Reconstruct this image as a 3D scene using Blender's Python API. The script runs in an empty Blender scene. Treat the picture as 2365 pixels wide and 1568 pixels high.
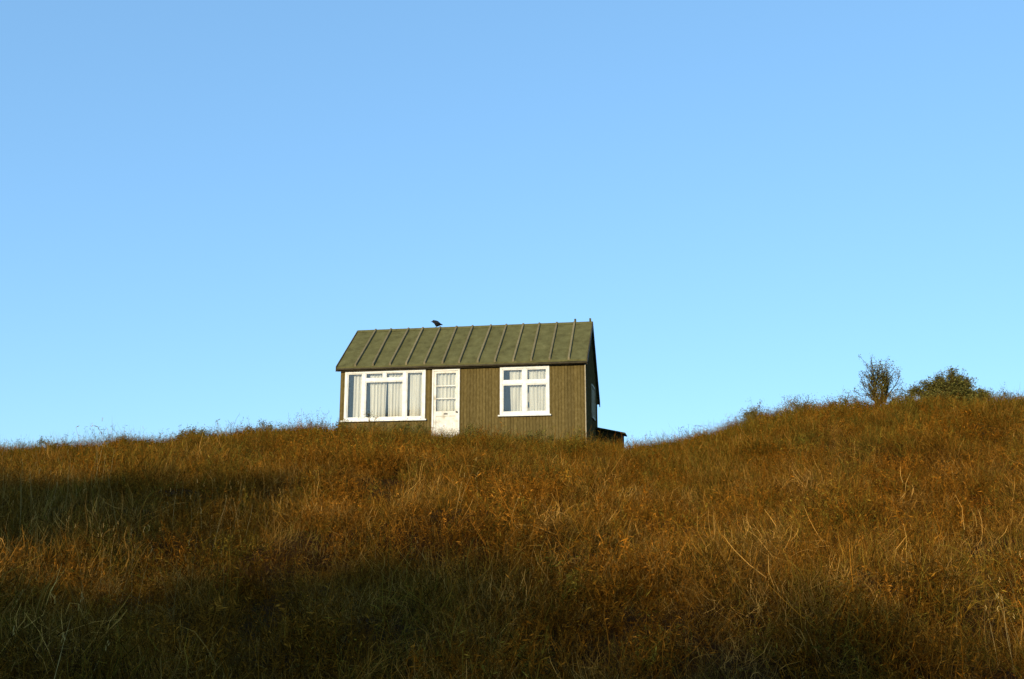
import bpy, math, random
import numpy as np
from mathutils import Vector, noise, Quaternion
random.seed(7); rng=np.random.default_rng(11)
S=bpy.context.scene
COL=S.collection

# ------------------------------------------------------------ materials
def new_mat(name):
    m=bpy.data.materials.new(name); m.use_nodes=True
    nt=m.node_tree; nt.nodes.clear()
    out=nt.nodes.new('ShaderNodeOutputMaterial')
    return m,nt,out
def N(nt,t,**k):
    n=nt.nodes.new(t)
    for a,b in k.items(): setattr(n,a,b)
    return n
def ramp(nt,stops):
    r=N(nt,'ShaderNodeValToRGB'); e=r.color_ramp.elements
    while len(e)<len(stops): e.new(0.5)
    for i,(p,c) in enumerate(stops):
        e[i].position=p; e[i].color=(*c,1)
    return r
def mat_noise(name,stops,scale=6,rough=.8,bump=.3,bdist=.01,stretch=(1,1,1),tone=False,spec=.3):
    m,nt,out=new_mat(name)
    b=N(nt,'ShaderNodeBsdfPrincipled'); b.inputs['Roughness'].default_value=rough
    b.inputs['Specular IOR Level'].default_value=spec
    tc=N(nt,'ShaderNodeTexCoord'); mp=N(nt,'ShaderNodeMapping'); mp.inputs['Scale'].default_value=stretch
    nt.links.new(tc.outputs['Object'],mp.inputs['Vector'])
    no=N(nt,'ShaderNodeTexNoise'); no.inputs['Scale'].default_value=scale; no.inputs['Detail'].default_value=8; no.inputs['Roughness'].default_value=.65
    nt.links.new(mp.outputs[0],no.inputs['Vector'])
    r=ramp(nt,stops); nt.links.new(no.outputs['Fac'],r.inputs[0])
    col=r.outputs[0]
    if tone:
        a=N(nt,'ShaderNodeAttribute',attribute_name='tone')
        mx=N(nt,'ShaderNodeMix',data_type='RGBA',blend_type='MULTIPLY'); mx.inputs['Factor'].default_value=1
        nt.links.new(col,mx.inputs['A']); nt.links.new(a.outputs['Fac'],mx.inputs['B']); col=mx.outputs['Result']
    nt.links.new(col,b.inputs['Base Color'])
    if bump>0:
        n2=N(nt,'ShaderNodeTexNoise'); n2.inputs['Scale'].default_value=scale*5; n2.inputs['Detail'].default_value=6
        nt.links.new(mp.outputs[0],n2.inputs['Vector'])
        bp=N(nt,'ShaderNodeBump'); bp.inputs['Strength'].default_value=bump; bp.inputs['Distance'].default_value=bdist
        nt.links.new(n2.outputs['Fac'],bp.inputs['Height']); nt.links.new(bp.outputs[0],b.inputs['Normal'])
    nt.links.new(b.outputs[0],out.inputs[0])
    return m
def mat_plant(name,stops,nscale=.45,transl=.15,gain=1.0,rand=.6,slope=False):
    m,nt,out=new_mat(name)
    g=N(nt,'ShaderNodeNewGeometry'); oi=N(nt,'ShaderNodeObjectInfo')
    no=N(nt,'ShaderNodeTexNoise'); no.inputs['Scale'].default_value=nscale; no.inputs['Detail'].default_value=6; no.inputs['Roughness'].default_value=.65
    nt.links.new(g.outputs['Position'],no.inputs['Vector'])
    ma=N(nt,'ShaderNodeMath',operation='SUBTRACT'); nt.links.new(oi.outputs['Random'],ma.inputs[0]); ma.inputs[1].default_value=.5
    mb=N(nt,'ShaderNodeMath',operation='MULTIPLY_ADD'); nt.links.new(ma.outputs[0],mb.inputs[0]); mb.inputs[1].default_value=rand; nt.links.new(no.outputs['Fac'],mb.inputs[2])
    fac=mb.outputs[0]
    if slope: # greener growth close to the crest; redder shade tint put into the lower slope
        sx=N(nt,'ShaderNodeSeparateXYZ'); nt.links.new(g.outputs['Position'],sx.inputs[0])
        mr=N(nt,'ShaderNodeMapRange'); mr.inputs[1].default_value=14; mr.inputs[2].default_value=28; mr.inputs[3].default_value=.06; mr.inputs[4].default_value=-.20
        nt.links.new(sx.outputs[1],mr.inputs[0])
        ad=N(nt,'ShaderNodeMath',operation='ADD'); nt.links.new(fac,ad.inputs[0]); nt.links.new(mr.outputs[0],ad.inputs[1]); fac=ad.outputs[0]
    r=ramp(nt,stops); nt.links.new(fac,r.inputs[0])
    a=N(nt,'ShaderNodeAttribute',attribute_name='tone')
    ml=N(nt,'ShaderNodeMath',operation='MULTIPLY'); nt.links.new(a.outputs['Fac'],ml.inputs[0]); ml.inputs[1].default_value=gain
    mx=N(nt,'ShaderNodeMix',data_type='RGBA',blend_type='MULTIPLY'); mx.inputs['Factor'].default_value=1
    nt.links.new(r.outputs[0],mx.inputs['A']); nt.links.new(ml.outputs[0],mx.inputs['B'])
    d=N(nt,'ShaderNodeBsdfDiffuse')
    nt.links.new(mx.outputs['Result'],d.inputs[0])
    if transl>0:
        t=N(nt,'ShaderNodeBsdfTranslucent'); ms=N(nt,'ShaderNodeMixShader'); ms.inputs[0].default_value=transl
        nt.links.new(mx.outputs['Result'],t.inputs[0])
        nt.links.new(d.outputs[0],ms.inputs[1]); nt.links.new(t.outputs[0],ms.inputs[2]); nt.links.new(ms.outputs[0],out.inputs[0])
    else: nt.links.new(d.outputs[0],out.inputs[0])
    return m

M_wall=mat_noise('tarred_boards',[(.3,(.092,.063,.018)),(.5,(.120,.084,.026)),(.7,(.158,.113,.040))],scale=6,rough=.9,bump=.6,bdist=.008,stretch=(3,3,1.5),tone=True,spec=.1)
M_roof=mat_noise('mossy_roofing_felt',[(.32,(.076,.068,.024)),(.46,(.102,.092,.033)),(.6,(.118,.108,.040)),(.8,(.17,.148,.064))],scale=4.5,rough=.9,bump=.6,bdist=.012,tone=True,spec=.1)
M_batten=mat_noise('weathered_batten',[(.32,(.14,.115,.055)),(.7,(.21,.165,.088))],scale=6.0,rough=.9,bump=.3,bdist=.006,tone=True,spec=.1)
M_white=mat_noise('white_painted_wood',[(.3,(.60,.57,.49)),(.6,(.76,.74,.69))],scale=5,rough=.5,bump=.15,bdist=.003)
M_door=mat_noise('worn_white_door_paint',[(.32,(.40,.34,.24)),(.45,(.64,.59,.49)),(.65,(.76,.73,.66))],scale=4,rough=.6,bump=.2,bdist=.003)
M_trim=mat_noise('cream_trim',[(.3,(.28,.21,.11)),(.7,(.46,.38,.24))],scale=9,rough=.7,bump=.2,bdist=.003)
M_fascia=mat_noise('dark_fascia_wood',[(.3,(.03,.022,.009)),(.7,(.075,.055,.022))],scale=6,rough=.8,bump=.3,bdist=.004)
M_curtain=mat_noise('curtain_cloth',[(.36,(.46,.46,.44)),(.5,(.60,.60,.57)),(.62,(.72,.72,.69))],scale=1.8,rough=.95,bump=0,stretch=(9,1,.25))  # stretched vertical streaks paint pleat shading into the cloth colour
M_dark=mat_noise('dark_metal',[(.3,(.03,.03,.03)),(.7,(.06,.055,.05))],scale=20,rough=.45,bump=0)
M_inner=mat_noise('interior_boards',[(.3,(.45,.44,.40)),(.7,(.58,.56,.52))],scale=4,rough=.9,bump=0)
M_feather=mat_noise('black_feathers',[(.35,(.008,.008,.009)),(.7,(.02,.02,.022))],scale=40,rough=.7,bump=.3,bdist=.003,spec=.1)
M_beak=mat_noise('dark_horn',[(.3,(.02,.018,.015)),(.7,(.04,.035,.03))],scale=30,rough=.5,bump=0)
M_glass,nt,out=new_mat('window_glass')
tr=N(nt,'ShaderNodeBsdfTransparent'); tr.inputs[0].default_value=(.95,.95,.93,1)
gl=N(nt,'ShaderNodeBsdfGlossy'); gl.inputs['Roughness'].default_value=.05; gl.inputs[0].default_value=(.9,.85,.8,1)
fr=N(nt,'ShaderNodeFresnel'); fr.inputs[0].default_value=1.7
ms=N(nt,'ShaderNodeMixShader'); nt.links.new(fr.outputs[0],ms.inputs[0])
nt.links.new(tr.outputs[0],ms.inputs[1]); nt.links.new(gl.outputs[0],ms.inputs[2]); nt.links.new(ms.outputs[0],out.inputs[0])
M_ground=mat_noise('dry_hillside_soil',[(.3,(.018,.006,.001)),(.55,(.034,.012,.0015)),(.8,(.055,.022,.003))],scale=1.3,rough=.95,bump=.8,bdist=.08,spec=.05)
M_grass=mat_plant('dry_grass_blades',[(.10,(.120,.096,.014)),(.28,(.175,.110,.014)),(.46,(.215,.084,.008)),(.56,(.125,.052,.006)),(.68,(.235,.100,.012)),(.86,(.38,.20,.045))],nscale=1.1,rand=.7,slope=True)
M_scrub=mat_plant('rusty_scrub_leaves',[(.10,(.115,.098,.014)),(.28,(.155,.100,.012)),(.46,(.215,.072,.005)),(.58,(.115,.044,.004)),(.8,(.26,.100,.011))],nscale=.9,rand=.65,slope=True)
M_straw=mat_plant('pale_straw',[(.2,(.36,.200,.045)),(.8,(.58,.37,.12))])
M_bushleaf=mat_plant('bush_leaves',[(.3,(.090,.080,.016)),(.6,(.13,.106,.024)),(.8,(.17,.112,.026))],nscale=3,rand=.1)
M_twig=mat_plant('bush_twigs',[(.3,(.09,.06,.02)),(.8,(.18,.12,.04))],nscale=3,transl=0)

# ------------------------------------------------------------ mesh helper
class MB:
    def __init__(s): s.v=[];s.f=[];s.t=[]
    def add(s,vs,fs,tone=1.0):
        o=len(s.v); s.v+= [tuple(a) for a in vs]; s.f+=[tuple(i+o for i in q) for q in fs]
        s.t+= tone if isinstance(tone,list) else [tone]*len(vs)
    def box(s,x0,x1,y0,y1,z0,z1,tone=1.0):
        s.add([(x0,y0,z0),(x1,y0,z0),(x1,y1,z0),(x0,y1,z0),(x0,y0,z1),(x1,y0,z1),(x1,y1,z1),(x0,y1,z1)],
              [(0,3,2,1),(4,5,6,7),(0,1,5,4),(1,2,6,5),(2,3,7,6),(3,0,4,7)],tone)
    def prism(s,poly,x0,x1,tone=1.0):
        n=len(poly)
        vs=[(x0,y,z) for y,z in poly]+[(x1,y,z) for y,z in poly]
        fs=[tuple(range(n))[::-1],tuple(range(n,2*n))]+[(i,(i+1)%n,(i+1)%n+n,i+n) for i in range(n)]
        s.add(vs,fs,tone)
    def tube(s,pts,rads,sides=4,tone=1.0,cap=True):
        vs=[];fs=[]
        for k,(p,r) in enumerate(zip(pts,rads)):
            p=Vector(p); a=Vector(pts[max(0,k-1)]); b=Vector(pts[min(len(pts)-1,k+1)])
            d=(b-a).normalized(); u=d.orthogonal().normalized(); w=d.cross(u)
            for j in range(sides):
                an=2*math.pi*j/sides; vs.append(p+(u*math.cos(an)+w*math.sin(an))*r)
        for k in range(len(pts)-1):
            for j in range(sides):
                fs.append((k*sides+j,k*sides+(j+1)%sides,(k+1)*sides+(j+1)%sides,(k+1)*sides+j))
        if cap: fs.append(tuple(range(sides))[::-1]); fs.append(tuple(range((len(pts)-1)*sides,len(pts)*sides)))
        s.add(vs,fs,tone)
    def mesh(s,name,mat,smooth=False):
        me=bpy.data.meshes.new(name); me.from_pydata(s.v,[],s.f); me.update()
        a=me.attributes.new('tone','FLOAT','POINT'); a.data.foreach_set('value',s.t)
        me.materials.append(mat)
        if smooth: me.polygons.foreach_set('use_smooth',[True]*len(me.polygons))
        return me
    def obj(s,name,mat,parent=None,smooth=False,bevel=0):
        o=bpy.data.objects.new(name,s.mesh(name,mat,smooth)); COL.objects.link(o)
        if parent: o.parent=parent
        if bevel:
            b=o.modifiers.new('bevel','BEVEL'); b.width=bevel; b.segments=2; b.limit_method='ANGLE'
        return o
def empty(name,parent=None,loc=(0,0,0),rotz=0):
    e=bpy.data.objects.new(name,None); e.empty_display_size=.3; COL.objects.link(e)
    e.location=loc; e.rotation_euler=(0,0,rotz)
    if parent: e.parent=parent
    return e
def tag(o,label,cat,**k):
    o['label']=label; o['category']=cat
    for a,b in k.items(): o[a]=b

# ------------------------------------------------------------ terrain
CX=np.array([-400,-60,-30,-18,-13.85,-12.1,-10.3,-9.16,-8.0,-6.8,-4.65,-2.14,0,1.98,3.1,4.3,5.5,6.0,6.5,7.2,8.4,9.57,13.85,20,40,70,400.])
CZ=np.array([0,1.5,3.2,3.85,3.90,3.78,3.82,4.00,4.17,4.29,4.27,4.14,4.02,3.88,3.84,3.98,4.24,4.42,4.62,4.76,4.90,4.99,5.08,5.1,3.5,1.5,0.])
GY=np.array([-3000,2,5,8,12,17,22,25,27,29,36,45,60,90,3000.])
GG=np.array([0,0,.10,.235,.40,.60,.82,.945,1.0,1.01,1.0,.9,.5,0,0])
RX=np.array([-3000,-120,-60,-30,-21,-18,-15.5,-12,-9.5,-7,-4.5,-2,3,20,60,3000.])
RH=np.array([0,3,7,8.6,8.8,8.7,8.3,7.8,6.7,5.4,4.6,4,4,4,2,0])
RY=np.array([-3000,-60,-30,-20,-14,-8,-4,0,3000]); RG=np.array([0,0,.55,.9,1,.55,.18,0,0])
def smooth_interp(x,X,Y):
    s=0
    for o,w in((-.35,.25),(0,.5),(.35,.25)): s=s+w*np.interp(x+o,X,Y)
    return s
def fbm(x,y,sc,seed=0):
    v=0;a=1
    for k in range(4):
        v+=a*noise.noise(Vector((x*sc+seed*7.3,y*sc-seed*3.1,seed+.5))); sc*=2.1;a*=.5
    return v
def ground_z(x,y):
    c=float(smooth_interp(x,CX,CZ)); g=float(smooth_interp(y,GY,GG)*.5+.5*np.interp(y,GY,GG))
    z=c*g
    r=float(np.interp(x,RX,RH))*float(smooth_interp(y,RY,RG))
    z=max(z,0)+r
    if abs(x)<150 and -60<y<90:
        amp=.25*min(1,max(0,(24-y)/8)) if y>0 else .35
        z+=amp*fbm(x,y,.25,1)
        z+=(.2 if y<24 else .12)*fbm(x,y,.8,2)*(0.5 if (-7<x<5 and 27<y<36) else 1)
    return z
def axis(a,b,step,far):
    c=list(np.arange(a,b+1e-6,step)); d=step; p=b; up=[]
    while p<far: d*=1.35; p+=d; up.append(p)
    d=step; p=a; dn=[]
    while p>-far: d*=1.35; p-=d; dn.append(p)
    return dn[::-1]+c+up
xs=axis(-34,34,.4,2500); ys=axis(-34,48,.4,2500)
V=[(x,y,ground_z(x,y)) for y in ys for x in xs]
nx=len(xs)
F=[(j*nx+i,j*nx+i+1,(j+1)*nx+i+1,(j+1)*nx+i) for j in range(len(ys)-1) for i in range(nx-1)]
me=bpy.data.meshes.new('hill'); me.from_pydata(V,[],F); me.materials.append(M_ground)
me.polygons.foreach_set('use_smooth',[True]*len(F))
hill=bpy.data.objects.new('hill',me); COL.objects.link(hill); hill['kind']='structure'
tag(hill,'grassy hillside rising to a rounded crest under the cabin','hill')

# ------------------------------------------------------------ grass stuff
def blade(mb,bx,by,az,lean,length,w,curl,tone,segs=3,z0=0,wob=.22,pts=None):
    p=Vector((bx,by,z0)); a=lean; vs=[];tn=[]
    wd=Vector((math.cos(az+1.57+random.uniform(-.8,.8)),math.sin(az+1.57+random.uniform(-.8,.8)),random.uniform(-.5,.5))).normalized()
    for k in range(segs+1):
        t=k/segs; ww=w*(1-t*.8)*.5
        if pts is not None: pts.append(p.copy())
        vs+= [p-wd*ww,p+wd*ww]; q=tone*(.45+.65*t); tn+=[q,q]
        d=Vector((math.cos(az)*math.sin(a),math.sin(az)*math.sin(a),math.cos(a)))
        p=p+d*(length/segs); a+=curl/segs; az+=random.gauss(0,wob)
    mb.add(vs,[(2*k,2*k+1,2*k+3,2*k+2) for k in range(segs)],tn)
    return p
TN=[.25,.4,.6,.8,1,1.2,1.7,2.4]
def grass_tuft(n,r,hmin,hmax):
    mb=MB()
    for i in range(n):
        az=random.uniform(0,6.283); rr=r*math.sqrt(random.random())
        bx,by=rr*math.cos(az),rr*math.sin(az)
        tone=random.choice(TN)*random.uniform(.85,1.15)
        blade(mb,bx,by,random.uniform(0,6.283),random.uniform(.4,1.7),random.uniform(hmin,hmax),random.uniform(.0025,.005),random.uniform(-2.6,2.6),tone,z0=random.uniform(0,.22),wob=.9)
    return mb
def scrub_tuft(n,h):
    mb=MB()
    for i in range(n):
        tn=random.uniform(.35,1.4); pts=[]; L=h*random.uniform(.45,1.15)
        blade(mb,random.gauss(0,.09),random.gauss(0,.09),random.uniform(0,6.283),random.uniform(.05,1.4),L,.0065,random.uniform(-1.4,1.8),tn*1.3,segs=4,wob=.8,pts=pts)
        for q in range(20):
            t=random.uniform(.1,.999)*4; k=int(t); c=pts[k].lerp(pts[k+1],t-k)
            u=Vector((random.gauss(0,1),random.gauss(0,1),random.gauss(.2,.8))).normalized()
            w=u.orthogonal().normalized(); w.rotate(Quaternion(u,random.uniform(0,6.28)))
            l=random.uniform(.012,.06); wi=random.uniform(.0015,.004); tl=tn*random.choice([.4,.8,1.1,2.0])
            mb.add([c,c+u*l*.5+w*wi,c+u*l,c+u*l*.5-w*wi],[(0,1,2,3)],tl)
    return mb
def straw_tuft(n,h):
    mb=MB()
    for i in range(n):
        az=random.uniform(0,6.283); L=h*random.uniform(.6,1.15); tn=random.uniform(.7,1.4)
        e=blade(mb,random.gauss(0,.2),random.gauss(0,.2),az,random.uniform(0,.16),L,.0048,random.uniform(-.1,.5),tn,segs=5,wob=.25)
        for k in range(4):
            c=e+Vector((random.gauss(0,.003),random.gauss(0,.003),-.012*k)); u=Vector((random.gauss(0,.35),random.gauss(0,.35),1)).normalized(); w=u.orthogonal().normalized()
            mb.add([c,c+u*.012+w*.002,c+u*.022,c+u*.012-w*.002],[(0,1,2,3)],tn)
    return mb
def tuft_collection(name,mbs,mat):
    c=bpy.data.collections.new(name)
    for i,mb in enumerate(mbs):
        o=bpy.data.objects.new('%s_source'%name,mb.mesh(name,mat)); c.objects.link(o)
    return c
def scatter(name,pts,scl,rot,var,coll,label,cat):
    me=bpy.data.meshes.new(name); me.from_pydata(pts,[],[])
    a=me.attributes.new('rot','FLOAT_VECTOR','POINT'); a.data.foreach_set('vector',np.array(rot,dtype=np.float32).ravel())
    a=me.attributes.new('scl','FLOAT_VECTOR','POINT'); a.data.foreach_set('vector',np.array(scl,dtype=np.float32).ravel())
    a=me.attributes.new('var','INT','POINT'); a.data.foreach_set('value',np.array(var,dtype=np.int32))
    o=bpy.data.objects.new(name,me); COL.objects.link(o)
    ng=bpy.data.node_groups.new(name,'GeometryNodeTree')
    ng.interface.new_socket('Geometry',in_out='INPUT',socket_type='NodeSocketGeometry')
    ng.interface.new_socket('Geometry',in_out='OUTPUT',socket_type='NodeSocketGeometry')
    gi=ng.nodes.new('NodeGroupInput'); go=ng.nodes.new('NodeGroupOutput')
    ip=ng.nodes.new('GeometryNodeInstanceOnPoints'); ci=ng.nodes.new('GeometryNodeCollectionInfo')
    ci.inputs['Collection'].default_value=coll; ci.inputs['Separate Children'].default_value=True; ci.inputs['Reset Children'].default_value=True
    def na(nm,t):
        n=ng.nodes.new('GeometryNodeInputNamedAttribute'); n.data_type=t; n.inputs['Name'].default_value=nm; return n.outputs['Attribute']
    e2r=ng.nodes.new('FunctionNodeEulerToRotation')
    L=ng.links.new
    L(gi.outputs[0],ip.inputs['Points']); L(ci.outputs[0],ip.inputs['Instance']); ip.inputs['Pick Instance'].default_value=True
    L(na('var','INT'),ip.inputs['Instance Index']); L(na('rot','FLOAT_VECTOR'),e2r.inputs[0]); L(e2r.outputs[0],ip.inputs['Rotation'])
    L(na('scl','FLOAT_VECTOR'),ip.inputs['Scale']); L(ip.outputs[0],go.inputs[0])
    md=o.modifiers.new('scatter','NODES'); md.node_group=ng
    o['kind']='stuff'; tag(o,label,cat)
    return o
HX,HY,HR=-5.44,31.385,math.radians(-10.25)
def in_house(x,y):
    dx,dy=x-HX,y-HY; c,s=math.cos(-HR),math.sin(-HR)
    lx,ly=dx*c-dy*s,dx*s+dy*c
    return (-.12<lx<7.9 and -.1<ly<4.1) or (7.7<lx<8.9 and 2.9<ly<4.2)
def sample(dens_in,dens_out,fn=None,x0=-23,x1=23,y0=5.2,y1=35):
    out=[]; n=int((x1-x0)*(y1-y0)*dens_in)
    X=rng.uniform(x0,x1,n);Y=rng.uniform(y0,y1,n);U=rng.random(n)
    for x,y,u in zip(X,Y,U):
        inside=abs(x)<.54*y+1.0 and y<28.5
        if not inside and u>dens_out/dens_in: continue
        if in_house(x,y): continue
        if fn and rng.random()>fn(x,y): continue
        out.append((float(x),float(y),ground_z(x,y)-.03))
    return out
def rs(n,a,b,tilt=.15):
    s=rng.uniform(a,b,n); scl=np.stack([s,s,s*rng.uniform(.8,1.25,n)],1)
    rot=np.stack([rng.normal(0,tilt,n),rng.normal(0,tilt,n),rng.uniform(0,6.283,n)],1)
    return scl,rot
def lump(x,y): return 1+.8*fbm(x,y,1.2,5)+.3*fbm(x,y,.3,6)
g=tuft_collection('grass_tuft',[grass_tuft(72,.22,.10,.30) for _ in range(7)],M_grass)
P=sample(33,6); scl,rot=rs(len(P),.65,1.15,.4)
for i,p in enumerate(P): scl[i]*=min(1.2 if p[1]>25 else 1.6,max(.55,lump(p[0],p[1])))
scatter('dry_grass',P,scl,rot,rng.integers(0,7,len(P)),g,'tangled brown and rust coloured dry hillside grass','grass')
g=tuft_collection('scrub_tuft',[scrub_tuft(19,.45) for _ in range(9)],M_scrub)
P=sample(34,4,lambda x,y: min(1,max(.4,.75+1.2*fbm(x,y,.8,9)))); scl,rot=rs(len(P),.5,1.05,.3)
for i,p in enumerate(P):
    k=.8+1.3*max(-.3,fbm(p[0],p[1],1.4,9))
    scl[i]*=min(1.25 if p[1]>25 else 1.8,max(.5,k))
scatter('low_scrub',P,scl,rot,rng.integers(0,9,len(P)),g,'low rusty and olive scrub growing through dry grass','scrub')
g=tuft_collection('straw_tuft',[straw_tuft(5,.68) for _ in range(6)],M_straw)
def strawf(x,y):
    if y>18: return 0
    v=.01+.06*max(0,fbm(x,y,.5,4))
    if y<14 and x<-2.5: v+=.6
    if y<9.5 and x>3: v+=.3
    return v
P=sample(3.0,.4,strawf); scl,rot=rs(len(P),.55,1.15,.08)
scatter('straw_stalks',P,scl,rot,rng.integers(0,6,len(P)),g,'thin pale straw stalks standing above the dry grass','grass')

# ------------------------------------------------------------ cabin
L_=7.78; D_=3.7; YR=1.8; BZ=4.15
cab=empty('wooden_cabin',None,(HX,HY,BZ),HR)
tag(cab,'small dark brown boarded cabin with white windows on a hill crest','cabin')
WIN1=(.157,2.796,1.16,2.74); DOOR=(3.006,3.89,.42,2.705); WIN2=(5.156,6.696,1.226,2.725)
OP=[WIN1,DOOR,WIN2]; WT=2.86; WB=-.35
rf=lambda y:2.97+.806*y
YB=3.75; rb=lambda y:4.42-(y-YR)*1.16
w=MB()
def cells(x0,x1):
    zs=[(WB,WT)]
    for a,b,c,d in OP:
        if a<x1-1e-5 and b>x0+1e-5: zs=[(WB,c),(d,WT)]
    return zs
br=sorted({0,L_,*[o[0] for o in OP],*[o[1] for o in OP]})
for a,b in zip(br,br[1:]):
    for c,d in cells(a,b): w.box(a,b,0,.09,c,d,.5)
pk=.098; bs=[i*pk for i in range(int(L_/pk)+1)]+[L_]
for i,(a,b) in enumerate(zip(bs,bs[1:])):
    if b-a<.02: continue
    tn=random.uniform(.84,1.14); pr=random.uniform(.012,.024)
    cut=[a+.004]+sorted(q for o in OP for q in o[:2] if a+.005<q<b-.005)+[b-.004]
    for s0,s1 in zip(cut,cut[1:]):
        for c,d in cells(s0,s1): w.box(s0,s1,-pr,-.0005,c,d,tn)
def gable(x0,x1,tn):
    w.prism([(.0905,WB),(D_,WB),(D_,rb(D_)-.1),(YR,4.42-.1),(.0905,rf(.09)-.1)],x0,x1,tn)
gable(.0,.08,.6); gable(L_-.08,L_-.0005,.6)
for k in range(1,29):
    y=k*.165
    top=(rf(y) if y<YR else rb(y))-.13
    if y<D_-.03:
        w.box(-.02,0,y-.015,y+.015,WB,top,.8)
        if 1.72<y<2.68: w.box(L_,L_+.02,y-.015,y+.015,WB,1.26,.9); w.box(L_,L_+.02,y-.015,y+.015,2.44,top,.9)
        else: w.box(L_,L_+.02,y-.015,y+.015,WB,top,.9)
w.box(.08,L_-.08,D_-.08,D_-.0005,WB,rb(D_)-.1,.6)
w.obj('wall',M_wall,cab)
fl=MB(); fl.box(.09,L_-.09,.1,D_-.09,.3,.4); fl.box(.09,L_-.09,.1,2.6,2.8,2.84); fl.box(.09,L_-.09,1.6,1.64,.4,2.8)
fl.obj('interior_floor',M_inner,cab)
ct=MB(); ct.box(L_-.004,L_+.024,-.045,-.028,WB,2.8); ct.box(L_+.0005,L_+.024,-.0275,.03,WB,2.8)
ct.obj('corner_trim',M_trim,cab)
roof=empty('roof',cab)
r=MB(); RX0,RX1=-.09,7.85; th=.06
ye=-.13
nseg=40
def slab(fn,ya,yb,mb):
    nyy=10; vs=[];fs=[]
    for k in range(2):
        for j in range(nyy+1):
            for i in range(nseg+1):
                x=RX0+(RX1-RX0)*i/nseg; y=ya+(yb-ya)*j/nyy
                z=fn(y)-th*k+ .02*noise.noise(Vector((x*1.3,y*2,0)))
                vs.append((x,y,z))
    n=(nyy+1)*(nseg+1); W=nseg+1
    for j in range(nyy):
        for i in range(nseg):
            a=j*W+i; fs.append((a,a+1,a+W+1,a+W)); a+=n; fs.append((a,a+W,a+W+1,a+1))
    for i in range(nseg): fs.append((i,i+n,i+1+n,i+1)); a=nyy*W+i; fs.append((a,a+1,a+1+n,a+n))
    for j in range(nyy): a=j*W; fs.append((a,a+W,a+W+n,a+n)); a=j*W+nseg; fs.append((a,a+n,a+W+n,a+W))
    mb.add(vs,fs,[random.uniform(.88,1.12) for _ in vs])
slab(rf,ye,YR,r); slab(rb,YR+.001,YB+.08,r)
r.obj('roof_covering',M_roof,roof)
b=MB()
nb=13
for k in range(nb):
    x=.50+k*.566+random.uniform(-.03,.03); dx=random.uniform(-.03,.03)
    for fn,ya,yb in((rf,ye-.01,YR-.03),(rb,YR+.03,YB+.08)):
        h=.085;hw=.034; tt=random.uniform(.85,1.15)
        vs=[(x-hw,ya,fn(ya)),(x+hw,ya,fn(ya)),(x+dx+hw,yb,fn(yb)),(x+dx-hw,yb,fn(yb)),(x-hw*.8,ya,fn(ya)+h),(x+hw*.8,ya,fn(ya)+h),(x+dx+hw*.8,yb,fn(yb)+h),(x+dx-hw*.8,yb,fn(yb)+h)]
        b.add(vs,[(0,3,2,1),(4,5,6,7),(0,1,5,4),(1,2,6,5),(2,3,7,6),(3,0,4,7)],tt)
b.obj('roof_batten',M_batten,roof)
rc=MB(); rc.prism([(YR-.09,rf(YR-.09)+.012),(YR-.02,4.455),(YR+.02,4.455),(YR+.09,rb(YR+.09)+.012),(YR,4.40)],RX0-.01,RX1+.01,1.0)
for x in (7.30,7.79): rc.box(x-.03,x+.03,YR-.03,YR+.03,4.46,4.56,.7)
rc.obj('ridge_cap',M_roof,roof,bevel=.006)
fa=MB()
fa.tube([(RX0-.02,ye-.035,2.78),(RX1+.02,ye-.035,2.765)],[.03,.03],8)
fa.obj('gutter',M_fascia,cab)
fa=MB(); fa.box(RX0,RX1,ye+.015,ye+.04,2.72,2.785); fa.obj('fascia',M_fascia,cab)
for x0 in (RX1+.001,RX0-.036):
    for fn,ya,yb in((rf,ye-.02,YR),(rb,YR,YB+.09)):
        bg=MB(); bg.prism([(ya,fn(ya)+.03),(yb,fn(yb)+.03),(yb,fn(yb)-.14),(ya,fn(ya)-.14)],x0,x0+.03); bg.obj('bargeboard',M_fascia,cab)

def curtain(mb,x0,x1,z0,z1,y,pl=.13,gather=0,amp=.02):
    nxs=max(8,int((x1-x0)/.012)); vs=[];fs=[];nz=6; ph=random.uniform(0,6)
    for j in range(nz+1):
        t=j/nz; z=z0+(z1-z0)*t
        for i in range(nxs+1):
            u=i/nxs; x=x0+(x1-x0)*u+gather*(1-t)*(u-.5)*2
            vs.append((x,y+amp*math.sin(u*(x1-x0)/pl*6.283+ph+.8*math.sin(5*u+ph))+.006*math.sin(33*u*(x1-x0)+t*2),z))
    W=nxs+1
    for j in range(nz):
        for i in range(nxs): a=j*W+i; fs.append((a,a+1,a+W+1,a+W))
    mb.add(vs,fs)
x0,x1,z0,z1=WIN1
wn=empty('window',cab,(0,0,0)); wn['label']='wide white three-part casement window with curtains'
f=MB(); fw=.085
m1,m2=.786,2.127
f.box(x0+.002,x0+fw,-.05,.06,z0+.002,z1-.002); f.box(x1-fw,x1-.002,-.05,.06,z0+.002,z1-.002)
f.box(x0+fw,x1-fw,-.049,.06,z1-fw,z1-.002); f.box(x0+fw,x1-fw,-.049,.06,z0+.002,z0+fw*.8)
for m in (m1,m2): f.box(m-.05,m+.05,-.046,.055,z0+fw*.8,z1-fw)
zt=z1-.31
f.box(m1+.05,m2-.05,-.043,.05,zt-.045,zt+.045)
f.box((m1+m2)/2-.045,(m1+m2)/2+.045,-.041,.048,zt+.045,z1-fw)
def sash(mb,a,b_,c,d,t=.04,y0=-.03,y1=.03):
    mb.box(a,a+t,y0,y1,c,d); mb.box(b_-t,b_,y0,y1,c,d); mb.box(a+t,b_-t,y0,y1,d-t,d); mb.box(a+t,b_-t,y0,y1,c,c+t)
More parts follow.
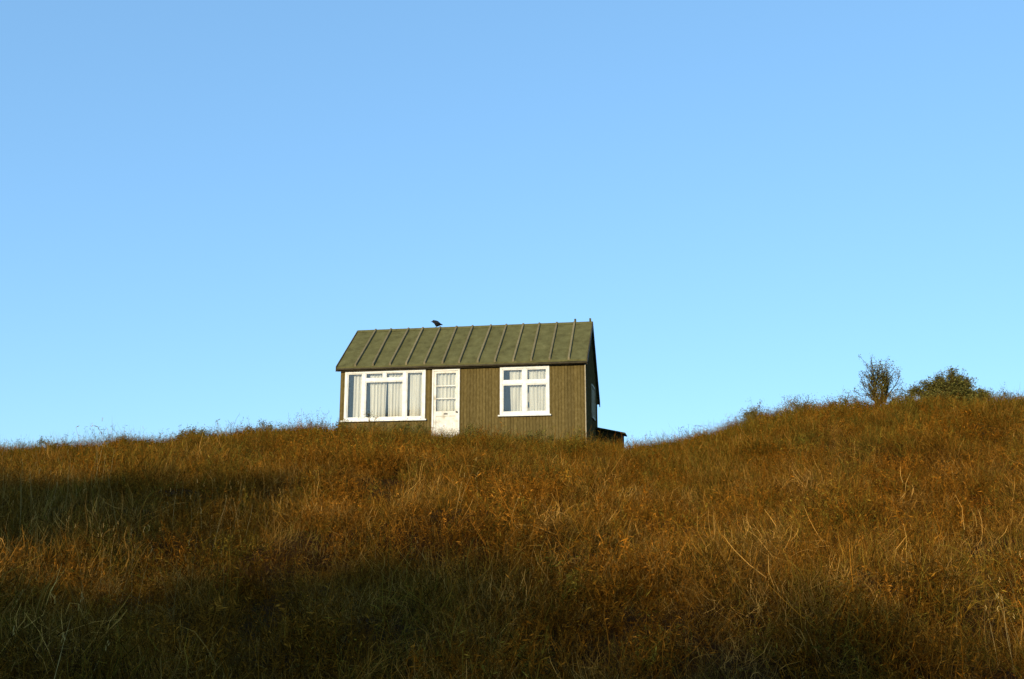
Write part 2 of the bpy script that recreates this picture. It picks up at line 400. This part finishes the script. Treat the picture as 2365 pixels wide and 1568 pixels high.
sash(f,x0+fw,m1-.05,z0+fw*.8,z1-fw,.03); sash(f,m2+.05,x1-fw,z0+fw*.8,z1-fw,.03)
sash(f,m1+.05,m2-.05,z0+fw*.8,zt-.045,.03)
mid=(m1+m2)/2
sash(f,m1+.05,mid-.045,zt+.045,z1-fw,.024); sash(f,mid+.045,m2-.05,zt+.045,z1-fw,.024)
f.obj('frame',M_white,wn,bevel=.004)
s=MB(); s.box(x0-.1,x1+.05,-.1,-.052,z0-.045,z0+.0); s.box(x0-.02,x1+.02,-.0519,-.032,z0-.04,z0-.001); s.obj('sill',M_white,wn,bevel=.004)
gmb=MB(); gmb.box(x0+fw,x1-fw,.004,.008,z0+fw*.8,z1-fw); gmb.obj('glass',M_glass,wn)
c=MB()
for a,b_,g_ in ((.40,.82,0),(.94,1.49,-.04),(1.535,2.04,-.03),(2.24,2.70,0)): curtain(c,a,b_,z0+.02,z1-.06,.12,.12,g_)
c.obj('curtain',M_curtain,wn)
x0,x1,z0,z1=WIN2
wn=empty('window',cab); wn['label']='white four-pane casement window with parted curtains'
f=MB(); fw=.075; mx_=(x0+x1)/2; zt=z1-.50
f.box(x0+.002,x0+fw,-.05,.06,z0+.002,z1-.002); f.box(x1-fw,x1-.002,-.05,.06,z0+.002,z1-.002)
f.box(x0+fw,x1-fw,-.049,.06,z1-fw,z1-.002); f.box(x0+fw,x1-fw,-.049,.06,z0+.002,z0+fw)
f.box(mx_-.05,mx_+.05,-.046,.055,z0+fw,z1-fw)
f.box(x0+fw,mx_-.05,-.043,.05,zt-.05,zt+.05); f.box(mx_+.05,x1-fw,-.043,.05,zt-.05,zt+.05)
for a,b_ in((x0+fw,mx_-.05),(mx_+.05,x1-fw)):
    sash(f,a,b_,z0+fw,zt-.05,.035); sash(f,a,b_,zt+.05,z1-fw,.035)
f.obj('frame',M_white,wn,bevel=.004)
s=MB(); s.box(x0-.05,x1+.05,-.1,-.052,z0-.045,z0); s.box(x0-.02,x1+.02,-.0519,-.032,z0-.04,z0-.001); s.obj('sill',M_white,wn,bevel=.004)
gmb=MB(); gmb.box(x0+fw,x1-fw,.004,.008,z0+fw,z1-fw); gmb.obj('glass',M_glass,wn)
c=MB()
for a,b_,g_ in ((x0+.27,mx_-.0,-.05),(mx_+.08,x1-.07,-.05)): curtain(c,a,b_,z0+.02,z1-.06,.12,.12,g_)
c.obj('curtain',M_curtain,wn)
# narrow gable window
wn=empty('window',cab); wn['label']='narrow white framed window in the cabin gable'
f=MB(); xg=L_
f.box(xg+.0005,xg+.05,1.75,1.82,1.3,2.4); f.box(xg+.0005,xg+.05,2.58,2.65,1.3,2.4); f.box(xg+.0005,xg+.049,1.82,2.58,2.33,2.4); f.box(xg+.0005,xg+.049,1.82,2.58,1.3,1.37); f.box(xg+.0005,xg+.045,2.17,2.23,1.37,2.33)
f.obj('frame',M_trim,wn,bevel=.004)
gmb=MB(); gmb.box(xg+.004,xg+.012,1.82,2.17,1.37,2.33); gmb.box(xg+.004,xg+.012,2.23,2.58,1.37,2.33); gmb.obj('glass',M_glass,wn)
# door
x0,x1,z0,z1=DOOR
dr=empty('door',cab); dr['label']='white half-glazed door with glazing bars'
f=MB(); f.box(x0+.002,x0+.05,-.045,.06,z0,z1-.002); f.box(x1-.05,x1-.002,-.045,.06,z0,z1-.002); f.box(x0+.05,x1-.05,-.044,.06,z1-.05,z1-.002)
f.obj('frame',M_white,dr,bevel=.004)
p=MB(); a,b_=x0+.055,x1-.055; t=.075; gz0,gz1=1.39,2.58
p.box(a,a+t,-.02,.03,z0,z1-.055); p.box(b_-t,b_,-.02,.03,z0,z1-.055); p.box(a+t,b_-t,-.02,.03,gz1,z1-.055); p.box(a+t,b_-t,-.02,.03,1.24,gz0)
p.box(a+t,b_-t,-.0,.02,z0+.16,1.24); p.box(a+t,b_-t,-.02,.03,z0,z0+.16)
for k in (1,2):
    z=gz0+(gz1-gz0)*k/3; p.box(a+t,b_-t,-.016,.026,z-.018,z+.018)
p.obj('door_panel',M_door,dr,bevel=.003)
gmb=MB(); gmb.box(a+t,b_-t,.004,.008,gz0,gz1); gmb.obj('glass',M_glass,dr)
c=MB(); curtain(c,a+.05,b_-.05,gz0-.1,gz1+.04,.09,.12,0,.03); c.obj('curtain',M_curtain,dr)
h=MB(); h.tube([(b_-.035,-.021,1.36),(b_-.035,-.05,1.36),(b_-.035,-.055,1.36),(b_-.035,-.085,1.36)],[.03,.02,.03,.024],10)
h.obj('handle',M_dark,dr)
lb=MB(); lb.box((a+b_)/2-.06,(a+b_)/2+.06,-.03,-.0205,1.285,1.33); lb.obj('letterbox',M_dark,dr,bevel=.003)

bk=empty('storage_bunker',None,(0,0,0),0)
c_,s_=math.cos(HR),math.sin(HR)
bx,by=HX+8.25*c_-3.35*s_, HY+8.25*s_+3.35*c_
bk.location=(bx,by,ground_z(bx,by)); bk.rotation_euler=(0,0,HR)
tag(bk,'low dark wooden storage bunker with sloping lid beside cabin','storage bunker')
zz=5.27-ground_z(bx,by)
q=MB()
def pr_x(mb,poly,y0,y1,tn=1):
    n=len(poly); vs=[(x,y0,z) for x,z in poly]+[(x,y1,z) for x,z in poly]
    mb.add(vs,[tuple(range(n)),tuple(range(n,2*n))[::-1]]+[(i,i+n,(i+1)%n+n,(i+1)%n) for i in range(n)],tn)
pr_x(q,[(-.43,-.3),(.42,-.3),(.42,zz-.22),(-.43,zz-.04)],-.4,.4,.3)
for k in range(6): q.box(-.42+.14*k+.004,-.42+.14*(k+1)-.004,-.418,-.4005,-.3,zz-.23,random.uniform(.25,.4))
q.obj('bunker_body',M_wall,bk)
q=MB(); pr_x(q,[(-.46,zz-.03),(.52,zz-.235),(.52,zz-.19),(-.46,zz+.02)],-.48,.45,.5); q.obj('bunker_lid',M_roof,bk)

# ------------------------------------------------------------ bird
bird=empty('bird')
sx=2.63; wx=HX+sx*c_-YR*s_; wy=HY+sx*s_+YR*c_
bird.location=(wx,wy,BZ+4.455); bird.rotation_euler=(0,0,HR+math.radians(5))
tag(bird,'black crow standing on the cabin roof ridge facing sideways','bird')
m=MB()
prof=[(-.135,.200,.018,.018),(-.125,.201,.036,.036),(-.102,.202,.050,.052),(-.078,.192,.054,.060),(-.058,.172,.062,.072),(-.035,.150,.076,.090),(0,.132,.090,.102),(.04,.124,.088,.096),(.08,.118,.074,.078),(.115,.110,.054,.054),(.145,.102,.038,.032),(.18,.092,.036,.020),(.21,.084,.034,.012)]
vs=[];fs=[];K=14
for (x,z,ry,rz) in prof:
    for j in range(K):
        an=2*math.pi*j/K; vs.append((x,ry*math.cos(an),z+rz*math.sin(an)))
for k in range(len(prof)-1):
    for j in range(K): fs.append((k*K+j,k*K+(j+1)%K,(k+1)*K+(j+1)%K,(k+1)*K+j))
fs.append(tuple(range(K))); fs.append(tuple(range((len(prof)-1)*K,len(prof)*K))[::-1])
m.add(vs,fs)
for sd in(-1,1):
    m.tube([(-.03,sd*.070,.155),(.03,sd*.084,.140),(.10,sd*.060,.120),(.17,sd*.02,.098)],[.022,.034,.025,.004],8)
    m.tube([(.005,sd*.035,.08),(.0,sd*.035,.03)],[.03,.010],8)
m.obj('body',M_feather,bird,smooth=True)
k_=MB(); k_.tube([(-.13,0,.201),(-.16,0,.197),(-.192,0,.186)],[.018,.013,.001],8); k_.obj('beak',M_beak,bird,smooth=True)
for sd in(-1,1):
    l=MB(); l.tube([(0,sd*.035,.04),(.004,sd*.035,.02),(0,sd*.035,.004)],[.006,.005,.005],6)
    for an in(-.5,0,.5): l.tube([(0,sd*.035,.005),(-.035*math.cos(an),sd*.035+.035*math.sin(an),.003)],[.0035,.002],5)
    l.tube([(0,sd*.035,.005),(.025,sd*.035,.003)],[.0035,.002],5)
    l.obj('leg',M_beak,bird)

# ------------------------------------------------------------ bushes and trees
def bush(x,y,width,height,nst,leaf_n,label,lean=0,leafsize=.03,spread=.9,dome=False,mat=None,jit=.09):
    e=empty('bush',None,(x,y,ground_z(x,y)-.03)); tag(e,label,'bush')
    br_=MB(); lf=MB(); tips=[]
    def grow(p,d,L,r,lv):
        pts=[p.copy()]; n=4
        for k in range(n):
            d=(d+Vector((random.gauss(0,.16),random.gauss(0,.16),random.gauss(.03,.1)))).normalized(); p=p+d*L/n; pts.append(p.copy())
        br_.tube(pts,[r*(1-.5*k/n) for k in range(n+1)],4,random.uniform(.7,1.1),cap=False)
        tips.extend(pts[1:] if lv<=1 else pts[3:])
        if lv>0:
            for k in range(random.randint(3,5)):
                q=pts[random.randint(1,n)]
                dd=(d+Vector((random.gauss(0,spread),random.gauss(0,spread),random.gauss(.15,.4)))).normalized()
                grow(q,dd,L*random.uniform(.5,.75),r*.5,lv-1)
    if dome:
        for i in range(nst):
            az=random.uniform(0,6.283); ph=math.acos(random.uniform(.0,1)); k=random.uniform(.55,1.0)
            kk=k*(1+.08*math.sin(az*3+x)+.05*math.sin(ph*7))
            tgt=Vector((math.cos(az)*math.sin(ph)*width*.5*kk,math.sin(az)*math.sin(ph)*width*.5*kk,math.cos(ph)*height*kk+.05))
            mid=tgt*.5+Vector((random.gauss(0,.06),random.gauss(0,.06),.08))
            br_.tube([(random.gauss(0,.08),random.gauss(0,.08),0),mid,tgt],[.02,.012,.004],4,1,cap=False)
            for q in range(10):
                tw=tgt+Vector([random.gauss(0,jit) for _ in range(3)]); 
                tw2=tw+Vector((random.gauss(0,.05),random.gauss(0,.05),random.uniform(0,jit)))
                br_.tube([tgt*random.uniform(.75,1),tw,tw2],[.004,.003,.0015],3,1,cap=False); tips.append(tw); tips.append(tw2)
    else:
        for i in range(nst):
            az=i*2.4; t=random.uniform(.1,1)
            d=Vector((math.cos(az)*t*width/height+lean,math.sin(az)*t*width/height,1)).normalized()
            grow(Vector((random.gauss(0,width*.08),random.gauss(0,width*.08),0)),d,height*.55,.014*height+.006,2)
    for i in range(leaf_n):
        c0=random.choice(tips)+Vector([random.gauss(0,.035) for _ in range(3)])
        u=Vector([random.gauss(0,1) for _ in range(3)]).normalized(); w_=u.orthogonal().normalized(); l=leafsize*random.uniform(.6,1.4)
        lf.add([c0,c0+u*l*.5+w_*l*.28,c0+u*l,c0+u*l*.5-w_*l*.28],[(0,1,2,3)],random.choice([.5,.8,1,1.3,1.8]))
    br_.obj('branches',M_twig,e); lf.obj('foliage',mat or M_bushleaf,e)
random.seed(33)
bush(10.35,28.0,.55,1.5,12,6500,'sparse upright twiggy shrub with small leaves on hill crest',0,.042,.32)
bush(12.45,28.2,2.3,1.22,420,52000,'dense rounded olive bush on the hill crest',0,.050,dome=True,jit=.06)
LR='low scrubby bush with rusty leaves on hill crest'
bush(13.9,28.4,1.8,.68,60,7000,LR,.1,.04,dome=True)
bush(9.3,27.8,1.4,.55,50,5000,LR,0,.04,dome=True)
bush(11.1,28.0,1.1,.55,46,4600,LR,0,.04,dome=True)
bush(7.9,27.4,1.2,.5,36,3000,LR,0,.038,dome=True)
bush(6.6,27.1,.9,.42,28,2200,LR,0,.035,dome=True)
bush(5.2,27.3,.9,.42,22,1400,LR,0,.035,dome=True)
bush(-3.9,27.6,.7,.62,7,300,'thin bare twiggy shrub in front of cabin window',0,.025,.6)
for (x,y,w_,h_) in ((-6.7,27.2,1.5,.46),(-4.9,27.4,1.6,.48),(-3.0,27.2,1.1,.44),(-1.3,27.4,1.2,.44),(.4,27.2,.9,.40),(1.4,27.4,.8,.40),(2.6,28.2,1.0,.44),(-8.6,27.2,1.4,.42),(-10.4,27.3,1.4,.40),(-12.6,27.3,1.6,.42)):
    bush(x,y,w_,h_,34,3600,LR,0,.036,dome=True,jit=.05)
LW='low olive scrub bush growing against the cabin front wall'
for (x,y,w_,h_) in ((-5.2,30.6,.9,.84),(-4.3,30.3,1.1,.98),(-3.3,30.2,.9,.90),(-2.7,30.0,.6,.80),(-1.2,29.7,.9,.88),(-.3,29.6,.8,.72),(.9,29.4,.9,.76),(2.0,29.2,.8,.68)):
    bush(x,y,w_,h_,40,3600,LW,0,.036,dome=True,jit=.07)

def tree(x,y,rx,rz,leaves,cz):
    gz=ground_z(x,y); e=empty('tree',None,(x,y,gz-.1)); tag(e,'broad hillside tree with an open leafy crown','tree',group='trees on the ridge facing the cabin')
    tk=MB(); hh=cz-gz
    tk.tube([(0,0,0),(.05,0,hh*.3),(-.05,.05,hh*.65),(0,0,hh+rz*.3)],[.22,.17,.12,.04],8)
    for i in range(12):
        az=i*2.4; zb=hh*random.uniform(.4,.95); k=random.uniform(.5,.9)
        tk.tube([(0,0,zb),(math.cos(az)*rx*k*.5,math.sin(az)*rx*k*.5,zb+rz*.25),(math.cos(az)*rx*k,math.sin(az)*rx*k,hh+rz*random.uniform(-.4,.6))],[.08,.05,.012],5)
    cr=MB(); cl=[]
    for i in range(46):
        v=Vector([max(-1,min(1,random.gauss(0,.55))) for _ in range(3)]); cl.append(Vector((v.x*rx,v.y*rx,hh+v.z*rz)))
    for i in range(leaves):
        q=random.choice(cl)+Vector([random.gauss(0,.28) for _ in range(3)])
        u=Vector([random.gauss(0,1) for _ in range(3)]).normalized(); w_=u.orthogonal().normalized(); l=random.uniform(.14,.26)
        cr.add([q,q+u*l*.5+w_*l*.4,q+u*l,q+u*l*.5-w_*l*.4],[(0,1,2,3)],random.choice([.6,.8,1,1.3]))
    tk.obj('trunk',M_twig,e); cr.obj('crown',M_bushleaf,e)
tree(-27.5,-14,2.4,.9,14000,10.6)
tree(-24.5,-14,2.3,.9,14000,10.6)
tree(-21.7,-14.2,2.2,.9,14000,10.6)
tree(-19.0,-14,1.9,.8,10000,10.5)
tree(-12.6,-14,2.2,.7,3800,8.2)
tree(-9.0,-14,2.2,.8,2600,7.0)

# ------------------------------------------------------------ light and sky
el=math.radians(16); sd=Vector((-.45,-.893,0)).normalized(); S3=Vector((sd.x*math.cos(el),sd.y*math.cos(el),math.sin(el)))
sl=bpy.data.lights.new('sun','SUN'); sl.energy=5.0; sl.angle=math.radians(2.0); sl.color=(1,.86,.60)
so=bpy.data.objects.new('sun',sl); COL.objects.link(so); so.rotation_euler=S3.to_track_quat('Z','Y').to_euler(); so.location=(-10,-20,20)
W=bpy.data.worlds.new('World'); S.world=W; W.use_nodes=True; nt=W.node_tree
bgn=nt.nodes['Background']; sk=N(nt,'ShaderNodeTexSky',sky_type='NISHITA'); sk.sun_disc=False; sk.sun_elevation=el; sk.sun_rotation=math.atan2(sd.x,sd.y)%(2*math.pi)
sk.air_density=1.0; sk.dust_density=.3; sk.ozone_density=2.5
gm=N(nt,'ShaderNodeGamma'); gm.inputs[1].default_value=.45
mx=N(nt,'ShaderNodeMix',data_type='RGBA',blend_type='MULTIPLY'); mx.inputs['Factor'].default_value=1; mx.inputs['B'].default_value=(1.62,2.64,3.60,1)
nt.links.new(sk.outputs[0],gm.inputs[0]); nt.links.new(gm.outputs[0],mx.inputs['A'])
nt.links.new(mx.outputs['Result'],bgn.inputs[0]); bgn.inputs[1].default_value=.15

cam=bpy.data.cameras.new('camera'); co=bpy.data.objects.new('camera',cam); COL.objects.link(co)
cam.lens=35.16; cam.sensor_width=36; cam.clip_end=6000
co.location=(0,0,1.6); co.rotation_euler=(math.radians(90+11.4),0,0)
S.camera=co
S.view_settings.view_transform='Standard'; S.view_settings.look='None'; S.view_settings.exposure=0
